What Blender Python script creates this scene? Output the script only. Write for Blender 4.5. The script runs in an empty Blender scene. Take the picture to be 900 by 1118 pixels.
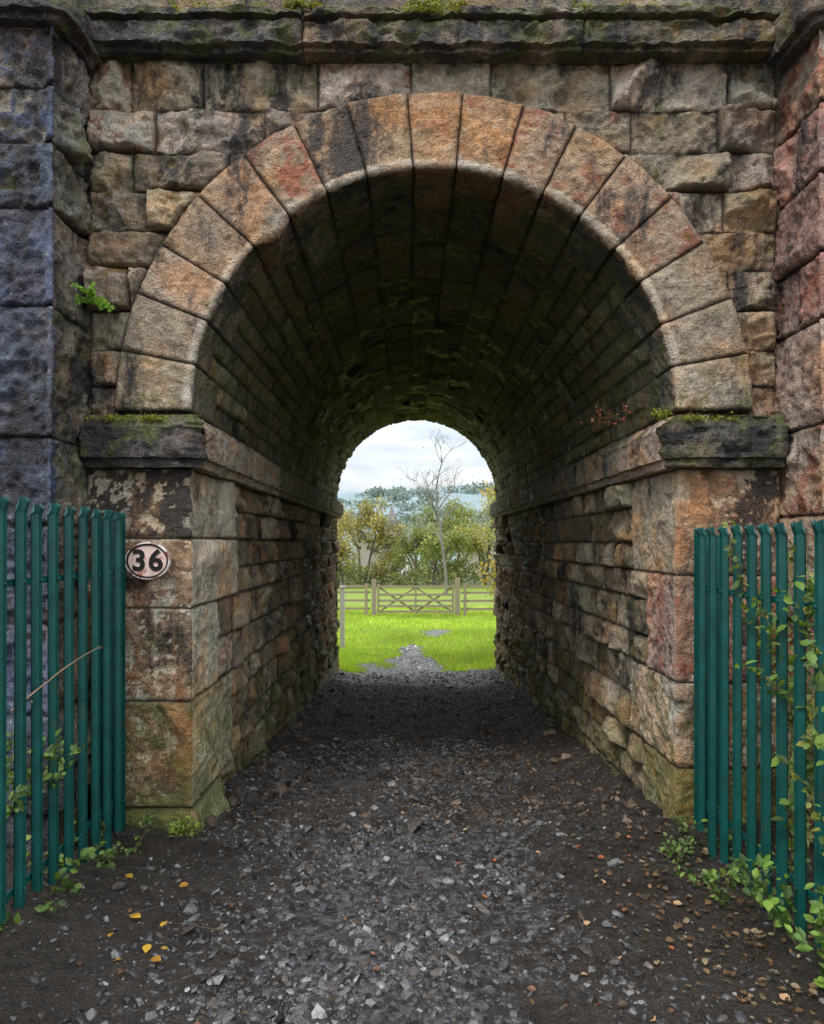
import bpy, math, random
import numpy as np
from mathutils import Vector
random.seed(7); rng=np.random.default_rng(7)
D=bpy.data; SC=bpy.context.scene

# ---------------------------------------------------------------- noise
def _h(ix,iy,iz):
    n=(ix.astype(np.int64)*374761393+iy.astype(np.int64)*668265263+iz.astype(np.int64)*1274126177)&0xffffffff
    n=((n^(n>>13))*1274126177)&0xffffffff
    n=(n^(n>>16))&0xffffffff
    return n/4294967295.0
def vn(x,y,z):
    x,y,z=np.broadcast_arrays(np.asarray(x,float),np.asarray(y,float),np.asarray(z,float))
    ix,iy,iz=np.floor(x),np.floor(y),np.floor(z)
    fx,fy,fz=x-ix,y-iy,z-iz
    fx=fx*fx*(3-2*fx);fy=fy*fy*(3-2*fy);fz=fz*fz*(3-2*fz)
    def L(a,b,t): return a+(b-a)*t
    c=lambda i,j,k:_h(ix+i,iy+j,iz+k)
    return L(L(L(c(0,0,0),c(1,0,0),fx),L(c(0,1,0),c(1,1,0),fx),fy),
             L(L(c(0,0,1),c(1,0,1),fx),L(c(0,1,1),c(1,1,1),fx),fy),fz)*2-1
def fbm(x,y,z,o=4,g=0.5):
    a=1.0;s=0;t=0
    for i in range(o):
        s=s+a*vn(x*2**i+i*17.3,y*2**i+i*5.1,z*2**i+i*9.7);t+=a;a*=g
    return s/t
def ridge(x,y,z,o=3):
    a=1.0;s=0;t=0
    for i in range(o):
        s=s+a*(1-2*np.abs(vn(x*2**i+i*7.3,y*2**i+i*3.1,z+i*9.7)));t+=a;a*=.5
    return s/t
def sstep(a,b,x):
    t=np.clip((x-a)/(b-a),0,1);return t*t*(3-2*t)

# ---------------------------------------------------------------- mesh builder
class MB:
    def __init__(s): s.v=[];s.f4=[];s.t=[];s.w=[];s.n=0
    def grid(s,P,T,W,cull=None):
        a,b=P.shape[:2]
        idx=np.arange(a*b).reshape(a,b)+s.n
        q=np.stack([idx[:-1,:-1],idx[1:,:-1],idx[1:,1:],idx[:-1,1:]],-1).reshape(-1,4)
        if cull is not None:
            c=cull
            k=(c[:-1,:-1]|c[1:,:-1]|c[1:,1:]|c[:-1,1:]).reshape(-1)
            q=q[k]
        s.v.append(P.reshape(-1,3));s.f4.append(q)
        s.t.append(np.broadcast_to(T,(a,b,4)).reshape(-1,4));s.w.append(np.broadcast_to(W,(a,b,4)).reshape(-1,4))
        s.n+=a*b
    def quads(s,V,Q,T,W=(0,0,0,1)):
        V=np.asarray(V,float)
        s.v.append(V);s.f4.append(np.asarray(Q)+s.n)
        T=np.asarray(T,float)
        if T.ndim==1: T=np.tile(T,(len(V),1))
        if T.shape[1]==3: T=np.hstack([T,np.ones((len(T),1))])
        s.t.append(T);s.w.append(np.tile(np.asarray(W,float),(len(V),1)));s.n+=len(V)
    def box(s,x0,x1,y0,y1,z0,z1,T):
        V=[(x,y,z) for z in(z0,z1) for y in(y0,y1) for x in(x0,x1)]
        Q=[(0,1,3,2),(4,6,7,5),(0,4,5,1),(2,3,7,6),(0,2,6,4),(1,5,7,3)]
        s.quads(V,Q,T)
    def build(s,name,mat,parent=None,smooth=True):
        me=D.meshes.new(name)
        V=np.concatenate(s.v);F=[f for f in s.f4 if len(f)]
        parts=[];tot=[]
        for f in F:
            parts.append(f.reshape(-1));tot.append(np.full(len(f),f.shape[1]))
        loops=np.concatenate(parts);tot=np.concatenate(tot);start=np.concatenate([[0],np.cumsum(tot)[:-1]])
        me.vertices.add(len(V));me.vertices.foreach_set('co',V.astype(np.float32).reshape(-1))
        me.loops.add(len(loops));me.loops.foreach_set('vertex_index',loops.astype(np.int32))
        me.polygons.add(len(tot));me.polygons.foreach_set('loop_start',start.astype(np.int32))
        try: me.polygons.foreach_set('loop_total',tot.astype(np.int32))
        except Exception: pass
        me.update(calc_edges=True)
        me.polygons.foreach_set('use_smooth',np.full(len(tot),smooth))
        for nm,ar in(('tint',s.t),('wx',s.w)):
            at=me.attributes.new(nm,'FLOAT_COLOR','POINT')
            at.data.foreach_set('color',np.concatenate(ar).astype(np.float32).reshape(-1))
        me.update()
        if mat: me.materials.append(mat)
        o=D.objects.new(name,me);SC.collection.objects.link(o)
        if parent: o.parent=parent
        return o
def empty(name):
    e=D.objects.new(name,None);SC.collection.objects.link(e);return e

# ---------------------------------------------------------------- materials
class NT:
    def __init__(s,name):
        s.m=D.materials.new(name);s.m.use_nodes=True;s.t=s.m.node_tree;s.t.nodes.clear()
        s.out=s.n('ShaderNodeOutputMaterial')
    def n(s,ty,**k):
        nd=s.t.nodes.new(ty)
        for a,b in k.items(): setattr(nd,a,b)
        return nd
    def l(s,a,b): s.t.links.new(a,b)
    def math(s,op,a,b=None,c=None,clamp=False):
        nd=s.n('ShaderNodeMath',operation=op);nd.use_clamp=clamp
        for i,x in enumerate((a,b,c)):
            if x is None: continue
            if isinstance(x,(int,float)): nd.inputs[i].default_value=x
            else: s.l(x,nd.inputs[i])
        return nd.outputs[0]
    def mix(s,f,a,b,bt='MIX'):
        nd=s.n('ShaderNodeMix',data_type='RGBA',blend_type=bt)
        for i,x in((0,f),(6,a),(7,b)):
            if isinstance(x,(int,float)): nd.inputs[i].default_value=x
            elif isinstance(x,tuple): nd.inputs[i].default_value=x if len(x)==4 else (*x,1)
            else: s.l(x,nd.inputs[i])
        return nd.outputs[2]
    def noise(s,vec,scale,detail=6,rough=.6,ex=True):
        nd=s.n('ShaderNodeTexNoise');nd.inputs['Scale'].default_value=scale
        nd.inputs['Detail'].default_value=detail;nd.inputs['Roughness'].default_value=rough
        s.l(vec,nd.inputs['Vector'])
        if not ex: return nd.outputs[0]
        return s.math('MULTIPLY_ADD',nd.outputs[0],2.3,-.65,clamp=True)
    def coords(s,scale=(1,1,1),loc=(0,0,0)):
        tc=s.n('ShaderNodeTexCoord');mp=s.n('ShaderNodeMapping')
        mp.inputs['Scale'].default_value=scale;mp.inputs['Location'].default_value=loc
        s.l(tc.outputs['Object'],mp.inputs[0]);return mp.outputs[0]
    def thr(s,v,amt,base,gain,k):
        t=s.math('MULTIPLY_ADD',amt,gain,-base)
        return s.math('MULTIPLY',s.math('ADD',v,t),k,clamp=True)
    def attr(s,name):
        a=s.n('ShaderNodeAttribute');a.attribute_name=name;return a
    def bump(s,h,st,dist,prev=None):
        b=s.n('ShaderNodeBump');b.inputs['Strength'].default_value=st;b.inputs['Distance'].default_value=dist
        s.l(h,b.inputs['Height'])
        if prev: s.l(prev,b.inputs['Normal'])
        return b.outputs[0]
    def scale(s,c,f):
        mm=s.n('ShaderNodeVectorMath',operation='SCALE')
        if isinstance(c,tuple): mm.inputs[0].default_value=c
        else: s.l(c,mm.inputs[0])
        s.l(f,mm.inputs['Scale']);return mm.outputs[0]

def stone_mat():
    k=NT('weathered_sandstone');v=k.coords();vs=k.coords((1,1,.4),(3,1,7));v2=k.coords((1,1,1),(11,4,2))
    tint=k.attr('tint').outputs['Color'];w=k.attr('wx');sep=k.n('ShaderNodeSeparateColor');k.l(w.outputs['Color'],sep.inputs[0])
    R,G,B=sep.outputs;A=w.outputs['Alpha']
    n1=k.noise(v,6,5,.7);n2=k.noise(vs,3.2,6,.74);n3=k.noise(v2,3.0,3,.6);n4=k.noise(v,22,5,.72);n5=k.noise(v2,95,2,.7);n6=k.noise(v2,7,5,.7)
    m=k.math('MULTIPLY_ADD',n1,.8,.58);m=k.math('MULTIPLY',m,k.math('MULTIPLY_ADD',n5,.7,.68));m=k.math('MULTIPLY',m,k.math('MULTIPLY_ADD',n4,.5,.80))
    c=k.scale(tint,m)
    c=k.mix(k.math('MULTIPLY',k.math('SUBTRACT',n3,.42),2.0,clamp=True),c,k.mix(1.0,c,(1.24,.90,.63),'MULTIPLY'))
    lf=k.math('MULTIPLY',k.math('SUBTRACT',n4,.63),5,clamp=True)
    lf=k.math('MULTIPLY',lf,k.math('MULTIPLY_ADD',R,-.6,.70,clamp=True))
    c=k.mix(lf,c,(.56,.53,.44))
    rf=k.math('MULTIPLY',k.thr(n6,B,.92,.44,5),.68)
    c=k.mix(rf,c,(.45,.10,.065))
    sf=k.math('MULTIPLY',k.thr(n2,R,.82,.56,4.5),.9)
    c=k.mix(sf,c,k.mix(n5,(.012,.012,.014),(.05,.048,.05)))
    gf=k.math('MULTIPLY',k.thr(n6,G,.87,.56,4),.75)
    c=k.mix(k.math('MULTIPLY',gf,k.math('MULTIPLY_ADD',n4,.8,.4,clamp=True)),c,k.mix(n5,(.06,.085,.012),(.23,.25,.035)))
    c=k.mix(1.0,c,k.math('MULTIPLY_ADD',A,.82,.18,clamp=True),'MULTIPLY')
    p=k.n('ShaderNodeBsdfPrincipled');k.l(c,p.inputs['Base Color'])
    ro=k.math('SUBTRACT',.9,k.math('MULTIPLY',sf,.52));k.l(ro,p.inputs['Roughness']);p.inputs['Specular IOR Level'].default_value=.5
    vo=k.n('ShaderNodeTexVoronoi');vo.inputs['Scale'].default_value=38;k.l(v2,vo.inputs['Vector'])
    pit=k.math('MINIMUM',vo.outputs['Distance'],.3)
    hh=k.math('ADD',k.math('MULTIPLY',n4,.022),k.math('ADD',k.math('MULTIPLY',n5,.005),k.math('MULTIPLY',pit,.02)))
    k.l(k.bump(hh,1.0,1.0),p.inputs['Normal']);k.l(p.outputs[0],k.out.inputs[0]);return k.m
STONE=stone_mat()

def leaf_mat(name,tr=.35,rough=.5):
    k=NT(name);a=k.attr('tint').outputs['Color'];p=k.n('ShaderNodeBsdfPrincipled');k.l(a,p.inputs['Base Color']);p.inputs['Roughness'].default_value=rough
    t=k.n('ShaderNodeBsdfTranslucent');k.l(k.mix(1.0,a,(1.5,1.5,.7),'MULTIPLY'),t.inputs[0])
    mx=k.n('ShaderNodeMixShader');mx.inputs[0].default_value=tr;k.l(p.outputs[0],mx.inputs[1]);k.l(t.outputs[0],mx.inputs[2])
    k.l(mx.outputs[0],k.out.inputs[0]);return k.m
LEAF=leaf_mat('leaf');GRASS=leaf_mat('grass_blade',.4)
def simple(name,c,rough=.6,metal=0,vary=.3,scale=20,bump=.3,spec=.4,c2=None,thr=.6):
    k=NT(name);v=k.coords();n=k.noise(v,scale,4,.65)
    col=k.scale(c,k.math('MULTIPLY_ADD',n,vary*1.4,1-vary*.7))
    if c2: col=k.mix(k.math('MULTIPLY',k.math('SUBTRACT',k.noise(v,scale*.6,6,.7),thr),6,clamp=True),col,c2)
    p=k.n('ShaderNodeBsdfPrincipled');k.l(col,p.inputs['Base Color']);p.inputs['Roughness'].default_value=rough;p.inputs['Metallic'].default_value=metal
    p.inputs['Specular IOR Level'].default_value=spec
    if bump: k.l(k.bump(n,bump,.01),p.inputs['Normal'])
    k.l(p.outputs[0],k.out.inputs[0]);return k.m
def attr_mat(name,rough=.7,scale=30,bump=.4,wet=False):
    k=NT(name);v=k.coords();n=k.noise(v,scale,4,.65);a=k.attr('tint').outputs['Color']
    p=k.n('ShaderNodeBsdfPrincipled');k.l(k.scale(a,k.math('MULTIPLY_ADD',n,.9,.55)),p.inputs['Base Color']);p.inputs['Roughness'].default_value=rough
    if wet:
        sp=k.n('ShaderNodeSeparateColor');k.l(k.attr('wx').outputs['Color'],sp.inputs[0]);k.l(sp.outputs[0],p.inputs['Roughness'])
    k.l(k.bump(n,bump,.01),p.inputs['Normal']);k.l(p.outputs[0],k.out.inputs[0]);return k.m
BARK=attr_mat('bark',.85,12,.6);PEB=attr_mat('wet_pebbles',.42,60,.4,True)

# ---------------------------------------------------------------- bridge dimensions
CX=.1375;HW=1.3075;R=1.315;RE=1.735;CZ=2.33;TL=8.3;PW=1.888;Z1=2.015;Z2=2.30
def Lmap(s,A,rc):
    s=np.asarray(s,float);s1=A-rc;s2=s1+rc*math.pi/2
    t=np.clip((s-s1)/rc,0,math.pi/2)
    a=np.where(s<s1,A-s,rc-rc*np.sin(t));b=np.where(s<s1,0,rc-rc*np.cos(t))+np.maximum(s-s2,0)
    return a,b,-np.sin(t),-np.cos(t)
_seed=[0]
def stone(mb,mapf,u0,u1,v0,v1,res,amp,prot,tint,wx,edge=.02,gap=-.022,sc=None,extra=None,cullf=None,margin=.05,bright=0,resv=None,wear=.010,fine=1.):
    _seed[0]+=1;sd=_seed[0]*3.17
    nu=max(4,int((u1-u0)/res)+1);nv=max(4,int((v1-v0)/(resv or res))+1)
    def ax(a,b,n):
        e=min(.005,(b-a)*.1);return np.concatenate([[a],np.linspace(a+e,b-e,n),[b]])
    U,V=np.meshgrid(ax(u0,u1,nu),ax(v0,v1,nv),indexing='ij')
    de=np.minimum(np.minimum(U-u0,u1-U),np.minimum(V-v0,v1-V))
    if extra is not None: de=np.minimum(de,extra(U,V))
    wn=fbm(U*12,V*12,sd,3)
    ew=edge*(.75+1.5*np.clip(wn+.1,0,1))
    prof=1-(1-np.clip(de/ew,0,1))**2
    H=np.full(U.shape,prot+amp)
    for k in range(8):
        an=random.uniform(0,6.28);sl=random.uniform(.12,.75)*min(1,amp*28)
        uk=random.uniform(u0,u1);vk=random.uniform(v0,v1)
        H=np.minimum(H,prot+amp*random.uniform(.3,1.1)-sl*((U-uk)*math.cos(an)+(V-vk)*math.sin(an)))
    H=np.maximum(H,prot-amp*.5)
    f=random.uniform(.7,1.2)
    H=H+amp*.36*fbm(U*12*f,V*12*f,sd+5,4,.6)+amp*.30*ridge(U*13,V*13,sd+8,3)+min(amp,.016)*.6*fine*fbm(U*42,V*42,sd,2)
    if sc is not None:
        m=sstep(.008,margin,np.abs(U-sc)+.02*wn)
        cor=.005*fbm(U*30,V*18,sd,3)-wear*np.clip(fbm(0*U,V*11,sd+2,4,.6)*1.8,0,1.4)
        H=H*m+(1-m)*cor
    h=gap+prof*(H-gap)
    P=mapf(U,V,h)
    T=np.ones(U.shape+(4,));T[...,:3]=tint
    W=np.ones(U.shape+(4,));W[...,:3]=wx;W[...,3]=np.clip(prof*1.15-.1+ .45*np.clip((H-prot)/(amp+1e-4),-.7,.4),0,1)
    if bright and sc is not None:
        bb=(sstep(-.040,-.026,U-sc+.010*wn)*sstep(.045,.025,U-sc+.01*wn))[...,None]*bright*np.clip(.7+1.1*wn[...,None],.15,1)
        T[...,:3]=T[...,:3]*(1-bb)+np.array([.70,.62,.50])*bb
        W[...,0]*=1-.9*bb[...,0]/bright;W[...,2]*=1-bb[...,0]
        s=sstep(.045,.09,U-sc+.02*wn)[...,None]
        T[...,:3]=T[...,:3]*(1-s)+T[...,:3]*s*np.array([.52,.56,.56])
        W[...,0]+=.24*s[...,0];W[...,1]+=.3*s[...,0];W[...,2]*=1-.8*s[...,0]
    mb.grid(P,T,W,None if cullf is None else ~cullf(U,V))
def jit(c,a=.18):
    f=random.uniform(1-a,1+a);return np.array([c[0]*f*random.uniform(.94,1.06),c[1]*f,c[2]*f*random.uniform(.9,1.1)])
def splits(a,b,lo,hi,off=0):
    r=[a];x=a+off if off else a
    if off: r.append(x)
    while True:
        x+=random.uniform(lo,hi)
        if x>b-lo*.6: break
        r.append(x)
    r.append(b);return r

bridge=empty('stone_railway_bridge')
# --- arch ring
mb=MB();NV=17;yR=-.035
bounds=[math.pi*R*i/NV for i in range(NV+1)]
for i in range(1,NV): bounds[i]+=random.uniform(-.014,.014)
def ringmap(U,V,h):
    a,b,na,nb=Lmap(U,RE-R,.03)
    th=V/R;r=R+a+na*h;y=yR+b+nb*h
    return np.stack([CX+r*np.cos(th),y,CZ+r*np.sin(th)],-1)
ringd=[]
for i in range(NV):
    dp=.30 if i%2 else .52
    ringd.append(dp)
    fr=i/(NV-1);mid=1-abs(fr-.5)*2
    base=np.array([.37,.315,.235])*(1-mid)+np.array([.58,.375,.205])*mid
    red=.3
    if i==11: red=1.15
    if i in(8,10): red=.6
    if i in(3,4,7,6,5): red=.80
    soot=.34+.2*(1-mid)
    if i==10: soot=.80
    if i in (12,13): soot=.5
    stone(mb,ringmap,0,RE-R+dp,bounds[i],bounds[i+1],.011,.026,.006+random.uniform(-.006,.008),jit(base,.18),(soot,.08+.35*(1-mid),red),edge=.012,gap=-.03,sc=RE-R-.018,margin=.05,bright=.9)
mb.build('arch_ring',STONE,bridge)
# --- barrel
mb=MB()
def barmap(U,V,h):
    th=V/R;r=R-h;return np.stack([CX+r*np.cos(th),U,CZ+r*np.sin(th)],-1)
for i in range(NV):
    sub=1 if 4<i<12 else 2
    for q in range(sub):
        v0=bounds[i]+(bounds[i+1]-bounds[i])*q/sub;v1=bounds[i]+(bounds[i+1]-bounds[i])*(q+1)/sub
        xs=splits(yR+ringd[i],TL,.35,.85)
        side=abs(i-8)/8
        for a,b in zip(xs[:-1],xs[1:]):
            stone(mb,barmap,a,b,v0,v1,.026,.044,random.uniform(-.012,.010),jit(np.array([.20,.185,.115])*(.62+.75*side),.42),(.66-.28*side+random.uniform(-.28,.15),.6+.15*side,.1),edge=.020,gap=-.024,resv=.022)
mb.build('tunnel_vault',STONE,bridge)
# --- jamb quoins and side walls
mb=MB();mw=MB()
pz={-1:[-.3,.175,.75,1.255,1.635,Z1],1:[-.35,0.0,.385,.85,1.435,Z1]}
for sgn in(-1,1):
    A=PW-HW
    def qmap(U,V,h,sgn=sgn):
        a,b,na,nb=Lmap(U,A,.022);foot=.05*sstep(.22,.1,V) if sgn<0 else .0*V
        return np.stack([CX+sgn*(HW-foot+a+na*h),yR-foot+b+nb*h,V],-1)
    zs=pz[sgn];qd=[]
    for j,(a,b) in enumerate(zip(zs[:-1],zs[1:])):
        dp=[.62,.95,.6,1.1,.8][j] if sgn<0 else [.9,.55,.85,.5,.8][j]
        qd.append((a,b,dp))
        if sgn<0:
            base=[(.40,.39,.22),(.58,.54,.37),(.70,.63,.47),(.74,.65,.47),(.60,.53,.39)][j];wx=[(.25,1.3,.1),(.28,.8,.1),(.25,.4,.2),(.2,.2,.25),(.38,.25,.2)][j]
        else:
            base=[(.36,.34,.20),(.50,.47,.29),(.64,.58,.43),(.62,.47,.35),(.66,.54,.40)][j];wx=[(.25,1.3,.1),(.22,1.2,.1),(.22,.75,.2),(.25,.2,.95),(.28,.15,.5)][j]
        n0=len(mb.w)
        stone(mb,qmap,0,A+dp,a,b,.012,.042,.004,jit(base,.06),wx,edge=.014,gap=-.03,sc=A-.01,margin=.09,wear=.024)
        W=mb.w[n0].copy();T=mb.t[n0].copy();P=mb.v[n0]
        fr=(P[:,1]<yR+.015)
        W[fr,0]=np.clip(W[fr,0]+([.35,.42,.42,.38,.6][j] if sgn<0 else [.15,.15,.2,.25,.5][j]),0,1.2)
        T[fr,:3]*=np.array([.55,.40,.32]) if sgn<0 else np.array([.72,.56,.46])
        mb.w[n0]=W;mb.t[n0]=T
    def wmap(U,V,h,sgn=sgn): return np.stack([CX+sgn*(HW-h),U,V],-1)
    for (a,b,dp) in qd:
        k=max(1,round((b-a)/.215));cz=np.linspace(a,b,k+1)
        for c in range(1,k): cz[c]+=random.uniform(-.02,.02)
        for c in range(k):
            xs=splits(yR+dp,TL,.26,.68)
            for u0,u1 in zip(xs[:-1],xs[1:]):
                zm=(cz[c]+cz[c+1])/2
                pale=random.random()
                base=np.array([.35,.275,.19]) if pale<.65 else np.array([.52,.44,.32])
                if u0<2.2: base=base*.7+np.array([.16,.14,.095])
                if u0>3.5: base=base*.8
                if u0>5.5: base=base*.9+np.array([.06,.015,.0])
                gm=.42+.75*max(0,.9-zm)
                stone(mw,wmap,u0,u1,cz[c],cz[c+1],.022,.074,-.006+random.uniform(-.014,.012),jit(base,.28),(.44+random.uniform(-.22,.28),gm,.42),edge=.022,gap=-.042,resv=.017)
    for zz0,zz1 in ((-.62,zs[0]),(-.9,-.62)):
        xs=splits(0,TL,.4,.8)
        for u0,u1 in zip(xs[:-1],xs[1:]):
            stone(mw,wmap,u0,u1,zz0,zz1,.035,.04,0,jit((.2,.17,.12),.2),(.45,.5,.1),edge=.03,gap=-.04)
mb.build('quoins',STONE,bridge);mw.build('tunnel_side_walls',STONE,bridge)
# --- band mouldings
def band(mb,mapf,s0,s1,prof,lo,hi,tintf,wxf,res=.014,rough=.006):
    q=np.array(prof,float)
    L=np.concatenate([[0],np.cumsum(np.hypot(*(q[1:]-q[:-1]).T))])
    ts=np.unique(np.concatenate([np.linspace(0,L[-1],int(L[-1]/.012)+2),L,np.clip(L-.006,0,L[-1]),np.clip(L+.006,0,L[-1])]))
    Z=np.interp(ts,L,q[:,0]);H=np.interp(ts,L,q[:,1])
    xs=splits(s0,s1,lo,hi)
    for a,b in zip(xs[:-1],xs[1:]):
        _seed[0]+=1;sd=_seed[0]*2.3
        n=int((b-a)/res)+3
        u=np.concatenate([[a],np.linspace(a+.004,b-.004,n),[b]])
        U,Zg=np.meshgrid(u,Z,indexing='ij');_,Hg=np.meshgrid(u,H,indexing='ij')
        de=np.minimum(U-a,b-U);p=1-(1-np.clip(de/.009,0,1))**2
        nz=fbm(U*8,Zg*14,sd,4,.6)
        on=(Hg>.01)
        h=Hg+rough*(nz*1.5+.8*fbm(U*40,Zg*40,sd,2)+.7*ridge(U*11,Zg*20,sd,3))*on
        h=h-.035*np.clip(fbm(U*6,Zg*14,sd+9,4,.6)-.12,0,1)*(Hg>.02)*(rough/.006)
        h=h-(1-p)*.03
        W=np.ones(U.shape+(4,));W[...,:3]=wxf(a,b);W[...,3]=np.clip(.35+.65*p,0,1)
        W[...,1]+=.35*sstep(prof[-1][0]-.12,prof[-1][0]-.04,Zg)
        T=np.ones(U.shape+(4,));T[...,:3]=tintf(a,b)
        mb.grid(mapf(U,Zg+.005*nz,h),T,W)
mb=MB()
improf=[(Z1,-.02),(Z1,.05),(Z1+.045,.055),(Z1+.05,.078),(Z2-.07,.082),(Z2-.015,.03),(Z2,.02),(Z2+.01,-.04)]
for sgn in(-1,1):
    A=PW-HW
    def imap(U,V,h,sgn=sgn):
        a,b,na,nb=Lmap(U,A,.012);return np.stack([CX+sgn*(HW+a+na*h),yR+b+nb*h,V],-1)
    band(mb,imap,0,A+.02,improf,.9,1.2,lambda a,b:jit((.15,.125,.10),.1),lambda a,b:(.86,.6,.15),rough=.018)
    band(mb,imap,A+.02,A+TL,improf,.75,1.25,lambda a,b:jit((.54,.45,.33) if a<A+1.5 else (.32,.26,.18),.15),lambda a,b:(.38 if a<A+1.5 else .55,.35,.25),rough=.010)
mb.build('impost_course',STONE,bridge)
# --- spandrel
mb=MB()
def planemap(y,d):
    return lambda U,V,h:np.stack([U,np.full_like(U,y)+d*h,V],-1)
zs=[Z2-.03]
for k in[.2,.2,.215,.225,.21,.225,.215,.23,.26]: zs.append(zs[-1]+k)
zs[-1]=4.26
for j,(a,b) in enumerate(zip(zs[:-1],zs[1:])):
    xs=splits(CX-PW,CX+PW,.34,.68,random.uniform(.2,.45))
    ex=lambda U,V:np.where(V>CZ,np.hypot(U-CX,V-CZ),np.abs(U-CX))-RE
    cu=lambda U,V:(np.where(V>CZ,np.hypot(U-CX,V-CZ),np.abs(U-CX))-RE)<-.03
    for u0,u1 in zip(xs[:-1],xs[1:]):
        um=(u0+u1)/2
        if np.hypot(max(0,abs(um-CX)+(u1-u0)/2),max(0,b-CZ))<RE-.04: continue
        soot=random.choice([.35,.45,.5,.6,.72]);base=random.choice([(.40,.32,.215),(.34,.28,.20),(.44,.36,.25),(.31,.255,.19)])
        red=.25
        if j>=7: base=(.52,.45,.34) if random.random()<.6 else base;soot=min(soot,.52)
        if random.random()<.25: red=.82
        stone(mb,planemap(0,-1),u0,u1,a,b,.011,.09,-.010+random.uniform(-.010,.012),jit(base,.2),(soot,.6 if um<-.9 and j<6 else .38,red),edge=.017,gap=-.05,extra=ex,cullf=cu)
mb.build('spandrel_wall',STONE,bridge)
# --- outer walls, far face and parapet
mb=MB()
def coarse(y,d,x0,x1,z0,z1,res,cull=None,ch=.26,base=(.3,.25,.18),soot=.5):
    n=max(1,round((z1-z0)/ch));zz=np.linspace(z0,z1,n+1)
    for a,b in zip(zz[:-1],zz[1:]):
        xs=splits(x0,x1,.4,.8)
        for u0,u1 in zip(xs[:-1],xs[1:]):
            rs=.02 if (cull is not None and abs((u0+u1)/2-CX)<2) else res
            stone(mb,planemap(y,d),u0,u1,a,b,rs,.04,0,jit(base,.2),(soot,.2,.1),edge=.03,gap=-.03,cullf=cull)
coarse(0,-1,CX-9,CX-PW-.9,-.3,4.24,.05);coarse(0,-1,CX+PW+.9,CX+9,-.3,4.24,.05)
coarse(.03,-1,CX-9,CX+9,4.46,5.3,.04,base=(.26,.22,.16))
cf=lambda U,V:np.where(V>CZ,np.hypot(U-CX,V-CZ),np.abs(U-CX))<R+.025
coarse(TL,1,CX-9,CX+9,-1.2,5.3,.05,cull=cf)
mb.build('outer_walls_and_parapet',STONE,bridge)
# --- cornice
mb=MB()
cprof=[(4.24,-.02),(4.24,.07),(4.262,.075),(4.268,.115),(4.375,.12),(4.38,.10),(4.395,.10),(4.40,.145),(4.43,.15),(4.445,.12),(4.49,.0)]
band(mb,planemap(0,-1),CX-PW-.01,CX+PW+.01,cprof,1.0,1.6,lambda a,b:jit((.28,.225,.165) if a>-.6 else (.16,.145,.135),.15),lambda a,b:(.88,.7,.8 if a>.3 else .25),rough=.016)
for s in(-1,1):
    band(mb,planemap(0,-1),*sorted((CX+s*(PW+1.0),CX+s*9)),cprof,.7,1.1,lambda a,b:jit((.13,.115,.1),.15),lambda a,b:(.72,.3,.1),res=.06)
mb.build('cornice',STONE,bridge)
# --- pilasters
mb=MB();capm=MB()
PZ={-1:[-.3,.3,.78,1.22,1.7,2.13,2.78,3.27,3.6,3.88,4.18],1:[-.3,.25,.7,1.2,1.75,2.2,2.72,3.05,3.45,3.8,4.18]}
for sgn in(-1,1):
    A=.95
    def pmap(U,V,h,sgn=sgn):
        a,b,na,nb=Lmap(U,A,.016);bat=(4.2-V)
        return np.stack([CX+sgn*(PW-.012*bat+a+na*h),-.38-.033*bat+b+nb*h,V],-1)
    for j,(a,b) in enumerate(zip(PZ[sgn][:-1],PZ[sgn][1:])):
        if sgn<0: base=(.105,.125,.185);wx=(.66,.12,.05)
        else: base=random.choice([(.46,.28,.22),(.42,.31,.23),(.50,.38,.28)]);wx=(.5,.3,random.choice([.5,.75,.95]))
        cut=.4+.12*(j%2)
        stone(mb,pmap,0,cut,a,b,.03,.04,.004,jit(base,.2),wx,edge=.025,gap=-.03)
        n0=len(mb.w)
        pr=random.uniform(-.01,.012);am=.10 if sgn<0 else .068
        if j%2: stone(mb,pmap,cut,A+.56,a,b,.012,am,pr,jit(base,.25),wx,edge=.02,gap=-.05,sc=A-.01,margin=.05,wear=.02)
        else:
            stone(mb,pmap,cut,A+.26,a,b,.012,am,pr,jit(base,.25),wx,edge=.02,gap=-.05,sc=A-.01,margin=.05,wear=.02)
            stone(mb,pmap,A+.26,A+.56,a,b,.012,.065,-.008,jit(base,.25),wx,edge=.02,gap=-.05)
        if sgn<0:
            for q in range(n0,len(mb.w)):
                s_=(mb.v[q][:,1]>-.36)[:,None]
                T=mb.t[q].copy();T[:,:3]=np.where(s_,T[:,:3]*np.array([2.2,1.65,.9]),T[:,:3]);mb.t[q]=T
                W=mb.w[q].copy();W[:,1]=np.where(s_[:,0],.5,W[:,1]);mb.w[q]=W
    def cmap(U,V,h,sgn=sgn):
        a,b,na,nb=Lmap(U,A,.012)
        return np.stack([CX+sgn*(PW+a+na*h),-.38+b+nb*h,V],-1)
    cp=[(4.17,-.02),(4.17,.04),(4.20,.05),(4.205,.085),(4.36,.09),(4.44,.02),(4.5,-.02)]
    band(capm,cmap,0,A+.36,cp,2,3,lambda a,b:jit((.15,.13,.115),.1),lambda a,b:(.82,.5,.3),rough=.012)
    x0,x1=sorted((CX+sgn*(PW+.05),CX+sgn*(PW+A-.0)))
    capm.box(x0,x1,-.30,.05,-.4,5.35,(.2,.17,.13,1))
mb.build('pilasters',STONE,bridge);capm.build('pilaster_caps',STONE,bridge)
mb=MB()
for s in(-1,1):
    x0,x1=sorted((CX+s*1.375,CX+s*9));mb.box(x0,x1,.065,TL-.045,-1.2,3.72,(.2,.17,.13,1))
mb.box(CX-9,CX+9,.066,TL-.046,3.72,5.28,(.2,.17,.13,1))
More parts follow.
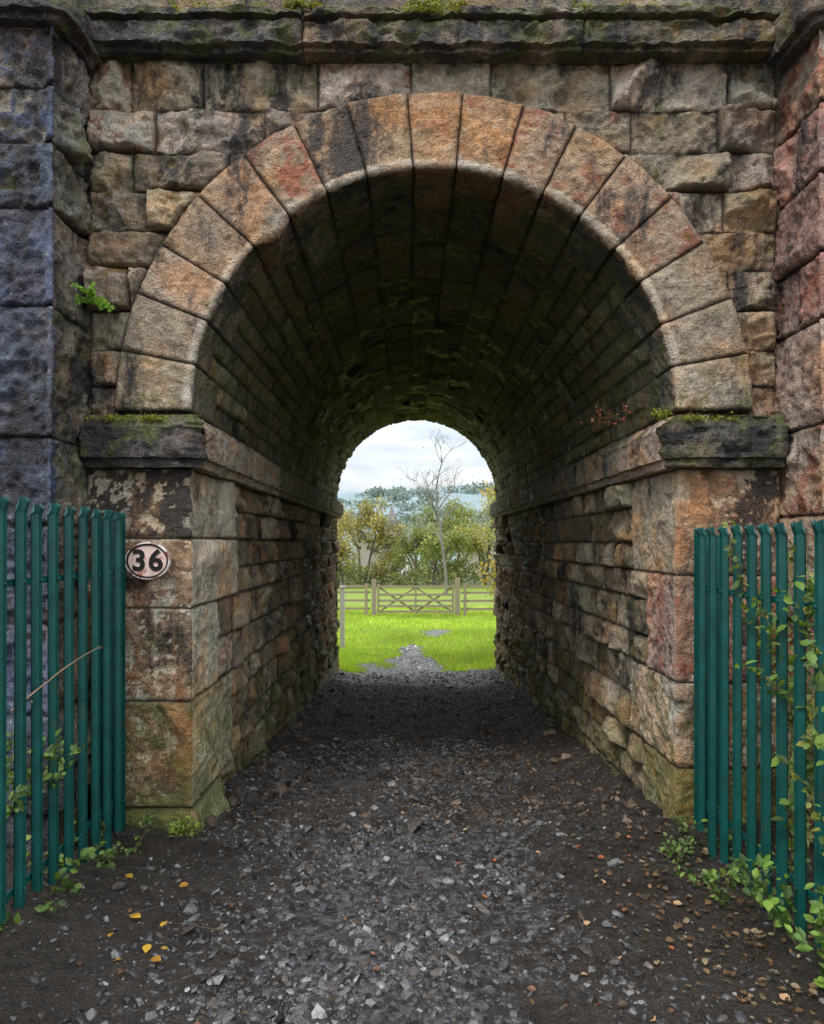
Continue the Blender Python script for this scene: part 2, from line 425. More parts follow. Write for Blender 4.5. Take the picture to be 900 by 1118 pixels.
mb.build('masonry_core',STONE,bridge,False)

# ---------------------------------------------------------------- ground
def gz(x,y,fine=True):
    x=np.asarray(x,float);y=np.asarray(y,float)
    z=np.interp(y,[-60,-4,0,8.3,23,56,75,150,400,900,1600,2600],[2.2,.22,0,-.58,-1.1,-2.0,-5,-14,-14,30,122,130])
    ax=np.abs(x-CX)
    z=z+sstep(1.15,2.1,ax)*(.16*sstep(0,-1.0,y)+.03)*(y<8.5)
    z=z+.06*sstep(.85,1.3,ax)*(y>-.2)*(y<8.4)
    z=z+sstep(300,1400,y)*(.05*np.clip(x,-600,600)+16*fbm(x/260,y/260,3,3))
    if fine:
        near=sstep(26,9,y)*sstep(-9,-5,y)*sstep(9,5,np.abs(x))
        z=z+near*(.06*fbm(x*1.1,y*1.1,1,3)+.030*fbm(x*6,y*6,2,3)+.014*fbm(x*24,y*24,4,2))
        z=z-.03*np.exp(-((x-.45)/.22)**2)*sstep(3,-1,y)*near-.025*np.exp(-((x+.55)/.22)**2)*near*sstep(3,-1,y)
    return z
def geo(a,b,s0,g):
    r=[a];s=s0
    while r[-1]<b: r.append(r[-1]+s);s*=g
    r[-1]=b;return np.array(r[1:])
xs=np.arange(-2.4,2.6,.018);xr=geo(2.6,1600,.05,1.13)
X=np.concatenate([-(geo(2.4,1600,.05,1.13)[::-1]),xs,xr])
Y=np.concatenate([-(geo(3.2,60,.06,1.2)[::-1]),np.arange(-3.2,.6,.016),np.arange(.6,8.6,.032),np.arange(8.6,26,.15),geo(26,2600,.4,1.07)])
XX,YY=np.meshgrid(X,Y,indexing='ij');ZZ=gz(XX,YY)
def pathmask(x,y):
    c=np.interp(y,[8,10,12],[.10,.02,.06]);w=np.interp(y,[8,9,10.5,12.3,13.4],[1.15,.8,.42,.22,.001])
    a=sstep(1.25,.45,np.abs(x-c)/w+1.0*fbm(x*2.6,y*1.3,8,4))*(y<13.3)
    b=sstep(1.2,.6,np.hypot((x-.75)/.42,(y-15.8)/1.3)+.6*fbm(x*3,y*2,9,3))
    return np.maximum(a,b)
mb=MB();Wg=np.zeros(XX.shape+(4,))
PM=pathmask(XX,YY)
grass=sstep(8.0,8.7,YY+.35*fbm(XX*3,YY*3,5,2))*(1-PM)
side=sstep(1.45,1.8,np.abs(XX-CX)+.2*fbm(XX*3,YY*3,6,3))*sstep(-.0,-.3,YY)
Wg[...,0]=grass
cen=np.exp(-((XX+.1)/.55)**2)*sstep(2.0,-1.0,YY)
Wg[...,1]=np.clip(cen+.12,0,1)
pale=.62*np.exp(-(((XX-.50)/.34)**2+((YY+.1)/.7)**2))+.55*np.exp(-(((XX+.72)/.3)**2+((YY+.25)/.45)**2))+.55*np.exp(-(((XX-.55)/.3)**2+((YY+1.0)/.6)**2))+ sstep(6.8,8.2,YY)*np.maximum(PM,sstep(9,8.2,YY)*.8)+.5*np.exp(-(((XX+.05)/.35)**2+((YY-1.3)/1.4)**2))  # pale silt patches; sky reflection on the wet ground is painted in too
Wg[...,2]=np.clip(pale,0,1);Wg[...,3]=1
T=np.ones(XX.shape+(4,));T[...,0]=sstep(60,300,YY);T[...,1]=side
T[...,2]=np.clip(sstep(.8,2.4,YY)*sstep(7.4,6.4,YY)+side*.6,0,1)
mb.grid(np.stack([XX,YY,ZZ],-1),T,Wg)
def ground_mat():
    k=NT('muddy_ground');v=k.coords();w=k.attr('wx');sep=k.n('ShaderNodeSeparateColor');k.l(w.outputs['Color'],sep.inputs[0]);G,GV,PL=sep.outputs
    t=k.attr('tint');st=k.n('ShaderNodeSeparateColor');k.l(t.outputs['Color'],st.inputs[0])
    n1=k.noise(v,3,5,.7);n2=k.noise(v,18,5,.75);n3=k.noise(v,80,3,.7)
    vo=k.n('ShaderNodeTexVoronoi');vo.inputs['Scale'].default_value=48;k.l(v,vo.inputs['Vector'])
    so=k.n('ShaderNodeSeparateColor');k.l(vo.outputs['Color'],so.inputs[0])
    mud=k.mix(n2,(.010,.008,.007),(.085,.064,.049))
    mud=k.mix(k.math('MULTIPLY',n3,.45),mud,(.07,.055,.043))
    mud=k.mix(k.math('MULTIPLY',n1,.5),mud,(.014,.012,.011))
    mud=k.mix(k.math('MULTIPLY',st.outputs[2],.30),mud,(.10,.066,.042))
    grv=k.mix(so.outputs[0],(.020,.020,.023),(.17,.168,.168))
    gm=k.thr(n2,GV,.85,.6,4)
    c=k.mix(gm,mud,grv)
    pm=k.thr(n2,PL,.97,.72,3.5)
    pm=k.math('MULTIPLY',pm,k.math('GREATER_THAN',PL,.08))
    c=k.mix(k.math('MULTIPLY',pm,.7),c,k.mix(n3,(.12,.118,.118),(.48,.47,.46)))
    gr=k.mix(n2,(.11,.17,.015),(.30,.40,.04))
    c=k.mix(G,c,gr)
    far=k.mix(k.noise(k.coords((.012,.004,.012)),1,4,.6),(.13,.19,.19),(.25,.31,.33))  # aerial haze painted into the base colour of the far hills
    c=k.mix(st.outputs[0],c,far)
    p=k.n('ShaderNodeBsdfPrincipled');k.l(c,p.inputs['Base Color'])
    r=k.math('MULTIPLY_ADD',n1,-.5,.62,clamp=True)
    r=k.math('SUBTRACT',r,k.math('MULTIPLY',pm,.2));r=k.math('MAXIMUM',r,.17)
    r=k.math('MAXIMUM',r,k.math('MULTIPLY',st.outputs[2],.8))
    r=k.math('MAXIMUM',r,k.math('MULTIPLY',G,.9));k.l(r,p.inputs['Roughness'])
    hh=k.math('ADD',k.math('MULTIPLY',n2,.03),k.math('ADD',k.math('MULTIPLY',n3,.008),k.math('MULTIPLY',vo.outputs['Distance'],-.01)))
    k.l(k.bump(hh,1.,1.),p.inputs['Normal'])
    k.l(p.outputs[0],k.out.inputs[0]);return k.m
mb.build('ground',ground_mat())

# --- gravel
ph=(1+5**.5)/2
ico=np.array([(-1,ph,0),(1,ph,0),(-1,-ph,0),(1,-ph,0),(0,-1,ph),(0,1,ph),(0,-1,-ph),(0,1,-ph),(ph,0,-1),(ph,0,1),(-ph,0,-1),(-ph,0,1)])/1.9
icf=np.array([(0,11,5),(0,5,1),(0,1,7),(0,7,10),(0,10,11),(1,5,9),(5,11,4),(11,10,2),(10,7,6),(7,1,8),(3,9,4),(3,4,2),(3,2,6),(3,6,8),(3,8,9),(4,9,5),(2,4,11),(6,2,10),(8,6,7),(9,8,1)])
def scatter_rocks(n,xf,sz,cols,flat=.6,sink=.0):
    p=xf(n);n=len(p)
    s=sz(n)
    sh=ico[None]*rng.uniform(.6,1.25,(n,12,1))*rng.uniform(.55,1.3,(n,1,3))*np.array([1,1,flat])
    a=rng.uniform(0,6.28,n);ca,sa=np.cos(a),np.sin(a)
    x=sh[...,0]*ca[:,None]-sh[...,1]*sa[:,None];y=sh[...,0]*sa[:,None]+sh[...,1]*ca[:,None]
    tl=rng.normal(0,.35,n)[:,None];z=sh[...,2]+x*tl
    V=np.stack([x,y,z],-1)*s[:,None,None]
    V+=np.stack([p[:,0],p[:,1],gz(p[:,0],p[:,1])+s*sink],-1)[:,None,:]
    F=(icf[None]+(np.arange(n)*12)[:,None,None]).reshape(-1,3)
    ci=cols[rng.integers(0,len(cols),n)]*rng.uniform(.5,1.5,(n,1))
    return V.reshape(-1,3),F,np.repeat(ci,12,0)
mb=MB()
gc=np.array([(.085,.082,.085),(.045,.044,.048),(.12,.117,.115),(.09,.078,.068),(.03,.028,.026),(.20,.195,.19),(.06,.05,.043)])
def clump(x,y): return fbm(x*2.3,y*2.0,21,3)+rng.normal(0,.2,len(x))>-.02
def pos1(n):
    d=2.1+rng.uniform(0,1,n)**1.2*4.5;x=rng.normal(-.12,.5,n)*1.0;m=(np.abs(x)<1.3)&clump(x,d);return np.stack([x,d-4],1)[m]
V,F,C=scatter_rocks(15000,pos1,lambda n:np.exp(rng.normal(math.log(.0098),.55,n)),gc);mb.quads(V,F,C,(.28,0,0,1))
def pos2(n):
    x=rng.uniform(-1.7,1.9,n);y=rng.uniform(-2.0,1.2,n);return np.stack([x,y],1)
V,F,C=scatter_rocks(8000,pos2,lambda n:np.exp(rng.normal(math.log(.0055),.5,n)),gc*.7);mb.quads(V,F,C,(.42,0,0,1))
def pos3(n):
    x=rng.uniform(-1.15,1.42,n);y=rng.uniform(.2,8.4,n);return np.stack([x,y],1)
bc=np.array([(.09,.062,.042),(.13,.092,.063),(.045,.033,.025),(.18,.135,.10),(.065,.045,.032)])
V,F,C=scatter_rocks(12000,pos3,lambda n:np.exp(rng.normal(math.log(.010),.5,n)),bc);mb.quads(V,F,C,(.8,0,0,1))
def pos4(n):
    y=rng.uniform(7.0,14,n);x=rng.normal(.1,.5,n);m=(pathmask(x,y)>.4)|(y<8.2);return np.stack([x,y],1)[m]
V,F,C=scatter_rocks(2600,pos4,lambda n:np.exp(rng.normal(math.log(.014),.4,n)),gc*2.8);mb.quads(V,F,C,(.22,0,0,1))
V,F,C=scatter_rocks(170,lambda n:np.stack([rng.normal(-.15,.45,n),rng.uniform(-1.9,.6,n)],1),lambda n:rng.uniform(.016,.03,n),gc);mb.quads(V,F,C,(.3,0,0,1))
V,F,C=scatter_rocks(40,lambda n:np.stack([np.where(rng.uniform(0,1,n)<.5,-1.08,1.32)+rng.normal(0,.05,n),rng.uniform(.0,8,n)],1),lambda n:rng.uniform(.03,.07,n),bc*1.3);mb.quads(V,F,C,(.8,0,0,1))
mb.build('gravel',PEB,None,False)

# ---------------------------------------------------------------- leaves helpers
LV=np.array([(0,0,0),(-.28,.3,.08),(-.3,.62,.07),(0,1,-.05),(.3,.62,.07),(.28,.3,.08),(0,.32,0),(0,.64,0)])
LF3=np.array([(0,6,1),(0,5,6),(2,7,3),(7,4,3)]);LF4=np.array([(1,6,7,2),(6,5,4,7)])
def frames(n,dirs=None,up=None,spread=1.0):
    d=rng.normal(0,1,(n,3)) if dirs is None else dirs+rng.normal(0,spread,(n,3))
    d/=np.linalg.norm(d,axis=1,keepdims=True)
    u=(rng.normal(0,1,(n,3)) if up is None else up+rng.normal(0,.35,(n,3)))
    r=np.cross(d,u);r/=np.linalg.norm(r,axis=1,keepdims=True)+1e-9
    u=np.cross(r,d);return d,r,u
def leaves(mb,p,size,cols,dirs=None,up=None,spread=1.,simple=False,var=.3):
    n=len(p)
    if n==0: return
    d,r,u=frames(n,dirs,up,spread)
    s=(np.full(n,size)*rng.uniform(.5,1.25,n))[:,None,None]
    c=np.asarray(cols)[rng.integers(0,len(cols),n)]*rng.uniform(1-var,1+var,(n,1))
    if simple:
        L=np.array([(-.35,.3,0),(0,0,.05),(.35,.5,0),(0,1,.05)]);F=np.array([(0,1,2,3)])
        V=(L[None,:,0:1]*r[:,None]+L[None,:,1:2]*d[:,None]+L[None,:,2:3]*u[:,None])*s+p[:,None]
        mb.quads(V.reshape(-1,3),(F[None]+(np.arange(n)*4)[:,None,None]).reshape(-1,4),np.repeat(c,4,0))
    else:
        V=(LV[None,:,0:1]*r[:,None]+LV[None,:,1:2]*d[:,None]+LV[None,:,2:3]*u[:,None])*s+p[:,None]
        o=(np.arange(n)*8)[:,None,None]
        base=mb.n
        mb.quads(V.reshape(-1,3),(LF4[None]+o).reshape(-1,4),np.repeat(c,8,0))
        mb.f4.append((LF3[None]+o).reshape(-1,3)+base)
def tube(mb,pts,r0,r1,col,seg=5):
    pts=np.asarray(pts,float);n=len(pts);t=np.gradient(pts,axis=0);t/=np.linalg.norm(t,axis=1,keepdims=True)+1e-9
    ref=np.where(np.abs(t[:,2:3])>.9,np.array([[1.,0,0]]),np.array([[0,0,1.]]))
    a=np.cross(t,ref);a/=np.linalg.norm(a,axis=1,keepdims=True);b=np.cross(t,a)
    rr=np.linspace(r0,r1,n)[:,None,None];an=np.linspace(0,2*math.pi,seg,endpoint=False)
    ring=(np.cos(an)[None,:,None]*a[:,None]+np.sin(an)[None,:,None]*b[:,None])*rr+pts[:,None]
    Q=[]
    for i in range(n-1):
        for j in range(seg): Q.append((i*seg+j,i*seg+(j+1)%seg,(i+1)*seg+(j+1)%seg,(i+1)*seg+j))
    mb.quads(ring.reshape(-1,3),Q,np.array(col))

# ---------------------------------------------------------------- trees
def tree(name,x,y,h,cr,cols,nl,ls,crown0=.25,bare=False,bark=(.09,.075,.06),th=1.):
    zb=float(gz(x,y,False));e=empty(name);e.location=(x,y,zb-.1)
    tb=MB();lb=MB();tips=[]
    def grow(p,d,l,r,dep):
        n=5;pts=[p]
        for i in range(n):
            d=d+np.array([random.gauss(0,.12),random.gauss(0,.12),random.gauss(.03,.06)]);d=d/np.linalg.norm(d);pts.append(pts[-1]+d*l/n)
        tube(tb,pts,r,r*.55,bark,5 if dep>1 else 7)
        if dep>=(5 if bare else 3): tips.extend(pts[2:]);return
        if dep>=1: tips.extend(pts[3:])
        for k in range(3 if dep else 7):
            q=pts[random.randint(2,n)] if dep else pts[0]+(pts[-1]-pts[0])*random.uniform(crown0,1)
            a=random.uniform(0,6.28);sp=random.uniform(.5,.95)
            nd=d*.7+np.array([math.cos(a)*sp,math.sin(a)*sp,random.uniform(-.05,.35)]);nd/=np.linalg.norm(nd)
            grow(q,nd,l*random.uniform(.5,.72) if dep else cr*random.uniform(.6,.95),r*.5,dep+1)
    grow(np.zeros(3),np.array([0,0,1.]),h*.82,(h*.018+.02)*th,0)
    tips=np.array(tips)
    tb.build('trunk_and_limbs',BARK,e)
    if nl:
        m=max(20,len(tips)//2)
        cc=tips[rng.integers(0,len(tips),m)]
        ns=rng.integers(0,m,nl)
        p=cc[ns]+rng.normal(0,cr*.11,(nl,3))
        ccol=np.asarray(cols)[rng.integers(0,len(cols),m)]*rng.uniform(.6,1.35,(m,1))
        n0=len(lb.t);leaves(lb,p,ls,[(1,1,1)],simple=ls>.09,var=.25)
        k=4 if ls>.09 else 8
        lb.t[n0][:,:3]*=np.repeat(ccol[ns],k,0)
        lb.build('foliage',LEAF,e,False)
    return e
gy=(.27,.28,.09);yl=(.42,.36,.10);dg=(.10,.14,.06);br=(.27,.20,.11);og=(.42,.25,.04);lg=(.20,.25,.09)
def at(px,d): return (px-446)*d/800.
def topz(py,d): return 1.615+(592-py)*d/800.
tl=[(376,54,582,2.2,[gy,yl,br],4200),(398,58,566,2.3,[br,gy,yl],4500),(416,64,574,1.8,[gy,br,dg],3200),(437,68,590,1.2,[dg,lg,br],1700),(454,60,562,2.1,[lg,gy,lg],4200),
    (474,56,556,2.0,[lg,gy,gy],4200),(498,62,563,2.4,[gy,lg,gy],4500),(530,58,556,2.6,[yl,gy],4500),(350,56,565,3,[br,yl],4000),(465,85,576,3.0,[lg,gy],3000),(392,84,574,3.0,[br,dg],3000),
    (320,62,545,3.4,[lg,dg],4000),(575,60,545,3.2,[gy,og],4000),(620,66,540,3.5,[dg,lg],4000),(270,66,545,3.5,[gy,br],4000)]
for (px,d,py,cr,cols,nl) in tl:
    x=at(px,d);zb=float(gz(x,d-4,False));h=topz(py,d)-zb
    tree('autumn_tree',x,d-4,h*.96,cr*1.15,cols,nl,.2,crown0=.04)
x=at(488,46);tree('bare_tree',x,42,topz(500,46)-float(gz(x,42,False)),2.3,[br],250,.1,crown0=.4,bare=True,bark=(.2,.18,.17),th=.6)
x=at(550,19);tree('yellow_leaved_tree',x,15,topz(524,19)+.75,1.25,[yl,og,og,(.36,.34,.06)],5000,.088,crown0=.12,bark=(.08,.06,.045))
x=at(592,24);tree('yellow_leaved_tree',x,20,4.5,1.6,[yl,gy,og],3000,.1,crown0=.2)
mb=MB()
n=20000;x=rng.uniform(-26,30,n);y=54+rng.normal(0,.8,n);hh=2.0+1.5*fbm(x/1.6,0*x,3,3)
p=np.stack([x,y,gz(x,y,False)+rng.uniform(0,1,n)**.7*hh],1);leaves(mb,p,.22,[dg,lg,gy,br,lg,dg],simple=True)
mb.build('hedge',LEAF,None,False)
mb=MB()
for k in range(520):
    y=rng.uniform(120,1300);x=rng.uniform(-.22,.24)*(y+60);
    if fbm(np.array([x/90.]),np.array([y/90.]),2,2)[0]<-.12: continue
    s=rng.uniform(3,7)*(1+y/1300);z=float(gz(x,y,False));c=np.array([[.14,.16,.08],[.28,.23,.12],[.2,.2,.13]])[rng.integers(0,3)];f=min(1,y/900);c=c*(1-f)+np.array([.17,.22,.23])*f  # clump colour blends with distance towards a painted haze tone
    m=70;p=rng.normal(0,1,(m,3));p/=np.linalg.norm(p,axis=1,keepdims=True);p*=rng.uniform(.5,1,(m,1))*s*np.array([1.6,1,.6]);p[:,2]+=z+s*.4;p[:,0]+=x;p[:,1]+=y
    leaves(mb,p,s*.55,[c],simple=True)
mb.build('distant_woodland',LEAF,None,False)

# grass
mb=MB();n=60000
y=8.4+rng.uniform(0,1,n)**1.35*20;x=rng.uniform(-1,1,n)*(1.6+.22*(y-8));m=(pathmask(x,y)<.25+.5*rng.uniform(0,1,n));x=x[m];y=y[m];n=len(x)
z=gz(x,y);hh=rng.uniform(.03,.08,n)*(1+1.3*np.clip(fbm(x*.8,y*.8,5,2),0,1));hh=hh*(1+1.8*sstep(.95,1.5,np.abs(x-CX))*sstep(12,9,y))
a=rng.uniform(0,6.28,n);w=.006+.0012*(y-8);dx=np.cos(a)*w;dy=np.sin(a)*w;lx=rng.normal(0,.4,n)*hh;ly=rng.normal(0,.4,n)*hh
V=np.stack([np.stack([x-dx,y-dy,z-.01],1),np.stack([x+dx,y+dy,z-.01],1),np.stack([x+lx,y+ly,z+hh],1)],1).reshape(-1,3)
pt=(.95+.4*fbm(x*.9,y*.5,31,3))[:,None]
gcol=np.array([(.26,.42,.035),(.33,.50,.05),(.42,.54,.06),(.46,.48,.12)])[rng.integers(0,4,n)]*rng.uniform(.7,1.25,(n,1))*pt
mb.quads(V,(np.arange(n)*3)[:,None]+np.array([0,1,2]),np.repeat(gcol,3,0));mb.build('grass',GRASS,None,False)

# ---------------------------------------------------------------- gate & post fence
WOOD=simple('weathered_oak',(.27,.22,.15),.8,0,.4,25,.5)
def boxes(name,lst,mat,parent):
    m=MB()
    for b in lst: m.box(*b,(1,1,1,1))
    return m.build(name,mat,parent,False)
def slat(m,p0,p1,w,t):
    p0=np.array(p0);p1=np.array(p1);d=p1-p0;d/=np.linalg.norm(d);nrm=np.array([-d[2],0,d[0]])*w/2;th=np.array([0,t/2,0])
    V=[p0-nrm-th,p0+nrm-th,p1+nrm-th,p1-nrm-th,p0-nrm+th,p0+nrm+th,p1+nrm+th,p1-nrm+th]
    m.quads(V,[(0,1,2,3),(4,7,6,5),(0,4,5,1),(1,5,6,2),(2,6,7,3),(3,7,4,0)],(1,1,1,1))
GY=23.;gx0=at(412,27);gx1=at(496,27);g0=float(gz(0,GY,False))
gate=empty('wooden_field_gate');m=MB()
for i,zz in enumerate((.16,.36,.56,.78,1.08)): slat(m,(gx0,GY,g0+zz),(gx1,GY,g0+zz),.085,.03)
for xx in(gx0+.04,gx1-.04): slat(m,(xx,GY-.035,g0+.1),(xx,GY-.035,g0+1.15),.09,.035)
mx=(gx0+gx1)/2
slat(m,(gx0+.06,GY+.035,g0+.14),(mx,GY+.035,g0+1.05),.07,.03);slat(m,(gx1-.06,GY+.035,g0+.14),(mx,GY+.035,g0+1.05),.07,.03)
slat(m,(gx0+.06,GY+.07,g0+1.05),(mx,GY+.07,g0+.14),.07,.03);slat(m,(gx1-.06,GY+.07,g0+1.05),(mx,GY+.07,g0+.14),.07,.03)
slat(m,(mx,GY-.035,g0+.1),(mx,GY-.035,g0+1.1),.08,.03)
m.build('gate_bars',WOOD,gate,False)
boxes('gate_posts',[(gx0-.2,gx0-.04,GY-.08,GY+.08,g0-.4,g0+1.35),(gx1+.04,gx1+.21,GY-.08,GY+.08,g0-.4,g0+1.4)],WOOD,gate)
for (a,b) in((gx0-7,gx0-.25),(gx1+.25,gx1+7)):
    fe=empty('post_and_rail_fence');m=MB()
    for zz in(.25,.55,.85,1.08): slat(m,(a,GY+.01,g0+zz),(b,GY+.01,g0+zz+.02),.08,.03)
    k=np.arange(a,b,1.1) if b<0 else np.arange(b,a,-1.1)
    for q in k: m.box(q-.05,q+.05,GY-.1,GY-.01,g0-.3,g0+1.2,(1,1,1,1))
    m.build('rails_and_posts',WOOD,fe,False)
pst=empty('boundary_post');m=MB();m.box(at(374,16)-.05,at(374,16)+.05,11.95,12.05,-1,.62,(1,1,1,1));m.box(at(374,16)-.06,at(374,16)+.06,11.94,12.06,.62,.66,(1,1,1,1));m.build('post',simple('pale_post',(.5,.47,.42),.8),pst,False)

# ---------------------------------------------------------------- houses beyond the field
WW=simple('white_render',(.6,.58,.54),.8,0,.1,3,0);RF=simple('slate_roof',(.16,.16,.18),.7,0,.3,4,0);GL=simple('dark_window',(.03,.035,.04),.2,0,.1,3,0);ST=simple('house_stone',(.32,.28,.22),.85,0,.25,3,0)
def house(x,y,zb,w,dp,h,rh,wall):
    e=empty('stone_house' if wall is ST else 'white_house')
    m=MB();m.box(x-w/2,x+w/2,y,y+dp,zb-14,zb+h,(1,1,1,1))
    m.quads([(x-w/2,y,zb+h),(x-w/2,y+dp,zb+h),(x-w/2,y+dp/2,zb+h+rh),(x+w/2,y,zb+h),(x+w/2,y+dp,zb+h),(x+w/2,y+dp/2,zb+h+rh)],[(0,1,2),(3,5,4)],(1,1,1,1));m.build('walls',wall,e,False)
    m=MB();o=.3;m.quads([(x-w/2-o,y-o,zb+h-.2),(x+w/2+o,y-o,zb+h-.2),(x+w/2+o,y+dp/2,zb+h+rh+.05),(x-w/2-o,y+dp/2,zb+h+rh+.05),(x-w/2-o,y+dp+o,zb+h-.2),(x+w/2+o,y+dp+o,zb+h-.2)],[(0,1,2,3),(3,2,5,4)],(1,1,1,1));m.build('roof',RF,e,False)
    m=MB()
    for i in range(3):
        for zz in(.9,3.4):
            if zz+1.3<h: cx=x-w/2+w*(i+.5)/3;m.box(cx-.5,cx+.5,y-.05,y+.02,zb+zz,zb+zz+1.3,(1,1,1,1))
    m.build('windows',GL,e,False)
    m=MB();m.box(x+w/2-1.4,x+w/2-.6,y+dp/2-.4,y+dp/2+.4,zb+h+rh*.5,zb+h+rh+1.1,(1,1,1,1));m.build('chimney',wall,e,False)
house(at(434,204),200,-3.6,6,6,4.6,3.4,WW)
house(at(402,264),260,-2,9,7,5,3.2,ST);house(at(515,254),250,-3,10,7,5,3,ST)
sp=empty('church_tower');m=MB();x=at(428,304);y=300.
m.box(x-2,x+2,y-2,y+2,-16,10.5,(1,1,1,1));m.quads([(x-2.1,y-2.1,10.5),(x+2.1,y-2.1,10.5),(x+2.1,y+2.1,10.5),(x-2.1,y+2.1,10.5),(x,y,17.5)],[(0,1,4),(1,2,4),(2,3,4),(3,0,4)],(1,1,1,1));m.build('tower_and_spire',simple('church_stone',(.2,.19,.18),.85,0,.2,2,0),sp,False)
m=MB()
for q in(-.7,.7): m.box(x+q-.3,x+q+.3,y-2.05,y-1.9,5.5,8.5,(1,1,1,1))
m.build('belfry_openings',GL,sp,False)

# ---------------------------------------------------------------- palisade fences
GREEN=simple('green_powder_coated_steel',(.004,.075,.064),.34,0,.45,9,.08,.5,c2=(.03,.07,.05),thr=.72)
def palisade(xf,top,out,y0=-.07,n=17,sp=.139):
    e=empty('palisade_fence');m=MB()
    prof=[(-.034,.0),(-.024,-.003),(-.013,.021),(0,.017),(.013,.021),(.024,-.003),(.034,0)]
    for i in range(n):
        yc=y0-.09-i*sp+random.gauss(0,.003);zb=float(gz(xf,yc,False))-.03
        dz=random.gauss(0,.006);lean=random.gauss(0,.005)
        tops=np.array([-.035,-.012,-.022,-.03,-.022,-.012,-.035])*1.5+top+dz
        rows=[]
        for fz in(0,.5,.965,1.0):
            row=[]
            for (u,w),tz in zip(prof,tops):
                z=zb+(top-.07-zb)*fz/.965 if fz<.99 else tz
                ww=w+(0 if fz<.99 else .014)
                row.append((xf-out*ww+lean*fz,yc+u,z))
            rows.append(row)
        V=np.array(rows);N=len(prof)
        idx=np.arange(4*N).reshape(4,N)
        Q=np.stack([idx[:-1,:-1],idx[1:,:-1],idx[1:,1:],idx[:-1,1:]],-1).reshape(-1,4)
        V2=V.copy().reshape(-1,3);m.quads(V2,Q,(1,1,1,1))
        V3=V2.copy();V3[:,0]+=out*.003;m.quads(V3,Q,(1,1,1,1))
    m.build('pales',GREEN,e,False)
    m=MB()
    for zz in(.26,top-.34):
        a=xf+out*.006;b=xf+out*.03;x0,x1=min(a,b),max(a,b)
        for (c0,c1,q0,q1) in((min(a,a+out*.005),max(a,a+out*.005),zz-.012,zz+.012),(x0,x1,zz-.017,zz-.0125)):
            m.box(c0,c1,y0-n*sp,y0-.02,q0,q1,(1,1,1,1))
    m.build('rails',GREEN,e,False)
    m=MB();zb=-.1
    for yp in(y0,y0-n*sp-.05):
        a=xf+out*.052
        xa,xb=sorted((a,a+out*.09))
        m.box(xa,xb,yp-.003,yp+.003,zb,top-.06,(1,1,1,1))
        for q in(xa,xb): m.box(q-.003,q+.003,yp-.03,yp+.03,zb,top-.061,(1,1,1,1))
    xa,xb=sorted((xf-out*.02,xf+out*.06))
    m.box(xa,xb,y0-.036,y0-.03,zb,top-.03,(1,1,1,1))
    m.build('posts',GREEN,e,False)
    m=MB()
    for i in range(n):
        yc=y0-.09-i*sp
        for zz in(.26,top-.34):
            V=[];c=(xf-out*.024,yc,zz)
            for k in range(8):
                an=k*math.pi/4;V.append((c[0],c[1]+.009*math.cos(an),c[2]+.009*math.sin(an)))
            V.append((c[0]-out*.007,c[1],c[2]));m.quads(V,[(k,(k+1)%8,8) for k in range(8)],(1,1,1,1))
    m.build('bolts',GREEN,e,False)
palisade(-1.525,1.80,-1);palisade(1.54,1.715,1)

# ---------------------------------------------------------------- number sign
sg=empty('bridge_number_sign');sx,sz,sy=-1.392,1.515,yR-.055
def disc(name,rx,rz,y0,y1,mat,inner=None,bev=.0):
    m=MB();N=48;an=np.linspace(0,2*math.pi,N,endpoint=False);c,s=np.cos(an),np.sin(an)
    rings=[(rx,rz,y1),(rx,rz,y0+bev),(rx-bev,rz-bev,y0)]
    if inner: rings+=[(inner[0],inner[1],y0),(inner[0],inner[1],y1)]
    V=[]
    for a,b,y in rings: V+=[(sx+a*ci,y,sz+b*si) for ci,si in zip(c,s)]
    Q=[]
    for k in range(len(rings)-1):
        for j in range(N): Q.append((k*N+j,k*N+(j+1)%N,(k+1)*N+(j+1)%N,(k+1)*N+j))
    if not inner:
        V.append((sx,y0,sz));k=len(rings)-1
        m.quads(V,Q,(1,1,1,1));m.f4.append(np.array([(k*N+j,k*N+(j+1)%N,len(V)-1) for j in range(N)]))
    else: m.quads(V,Q,(1,1,1,1))
    return m.build(name,mat,sg,False)
SW=simple('old_white_enamel',(.82,.60,.52),.5,0,.3,30,.1,.4,c2=(.45,.13,.08),thr=.66)
SK=simple('black_enamel',(.012,.010,.010),.5,0,.2,20,.1);SR=simple('worn_white_edge',(.75,.70,.66),.5,0,.3,30,.1,c2=(.3,.1,.07),thr=.5)
disc('plate',.110,.090,sy,sy+.02,SW);disc('rim',.120,.100,sy-.008,sy+.022,SR,(.113,.093),.002);disc('black_border',.1125,.0925,sy-.004,sy+.018,SK,(.103,.083),.001)
cu=D.curves.new('digits','FONT');cu.body='36';cu.size=.155;cu.align_x='CENTER';cu.align_y='CENTER';cu.extrude=.002;cu.offset=.0042;cu.space_character=1.15
to=D.objects.new('digits',cu);SC.collection.objects.link(to);to.location=(sx,sy-.003,sz-.002);to.rotation_euler=(math.pi/2,0,0);cu.materials.append(SK);to.parent=sg

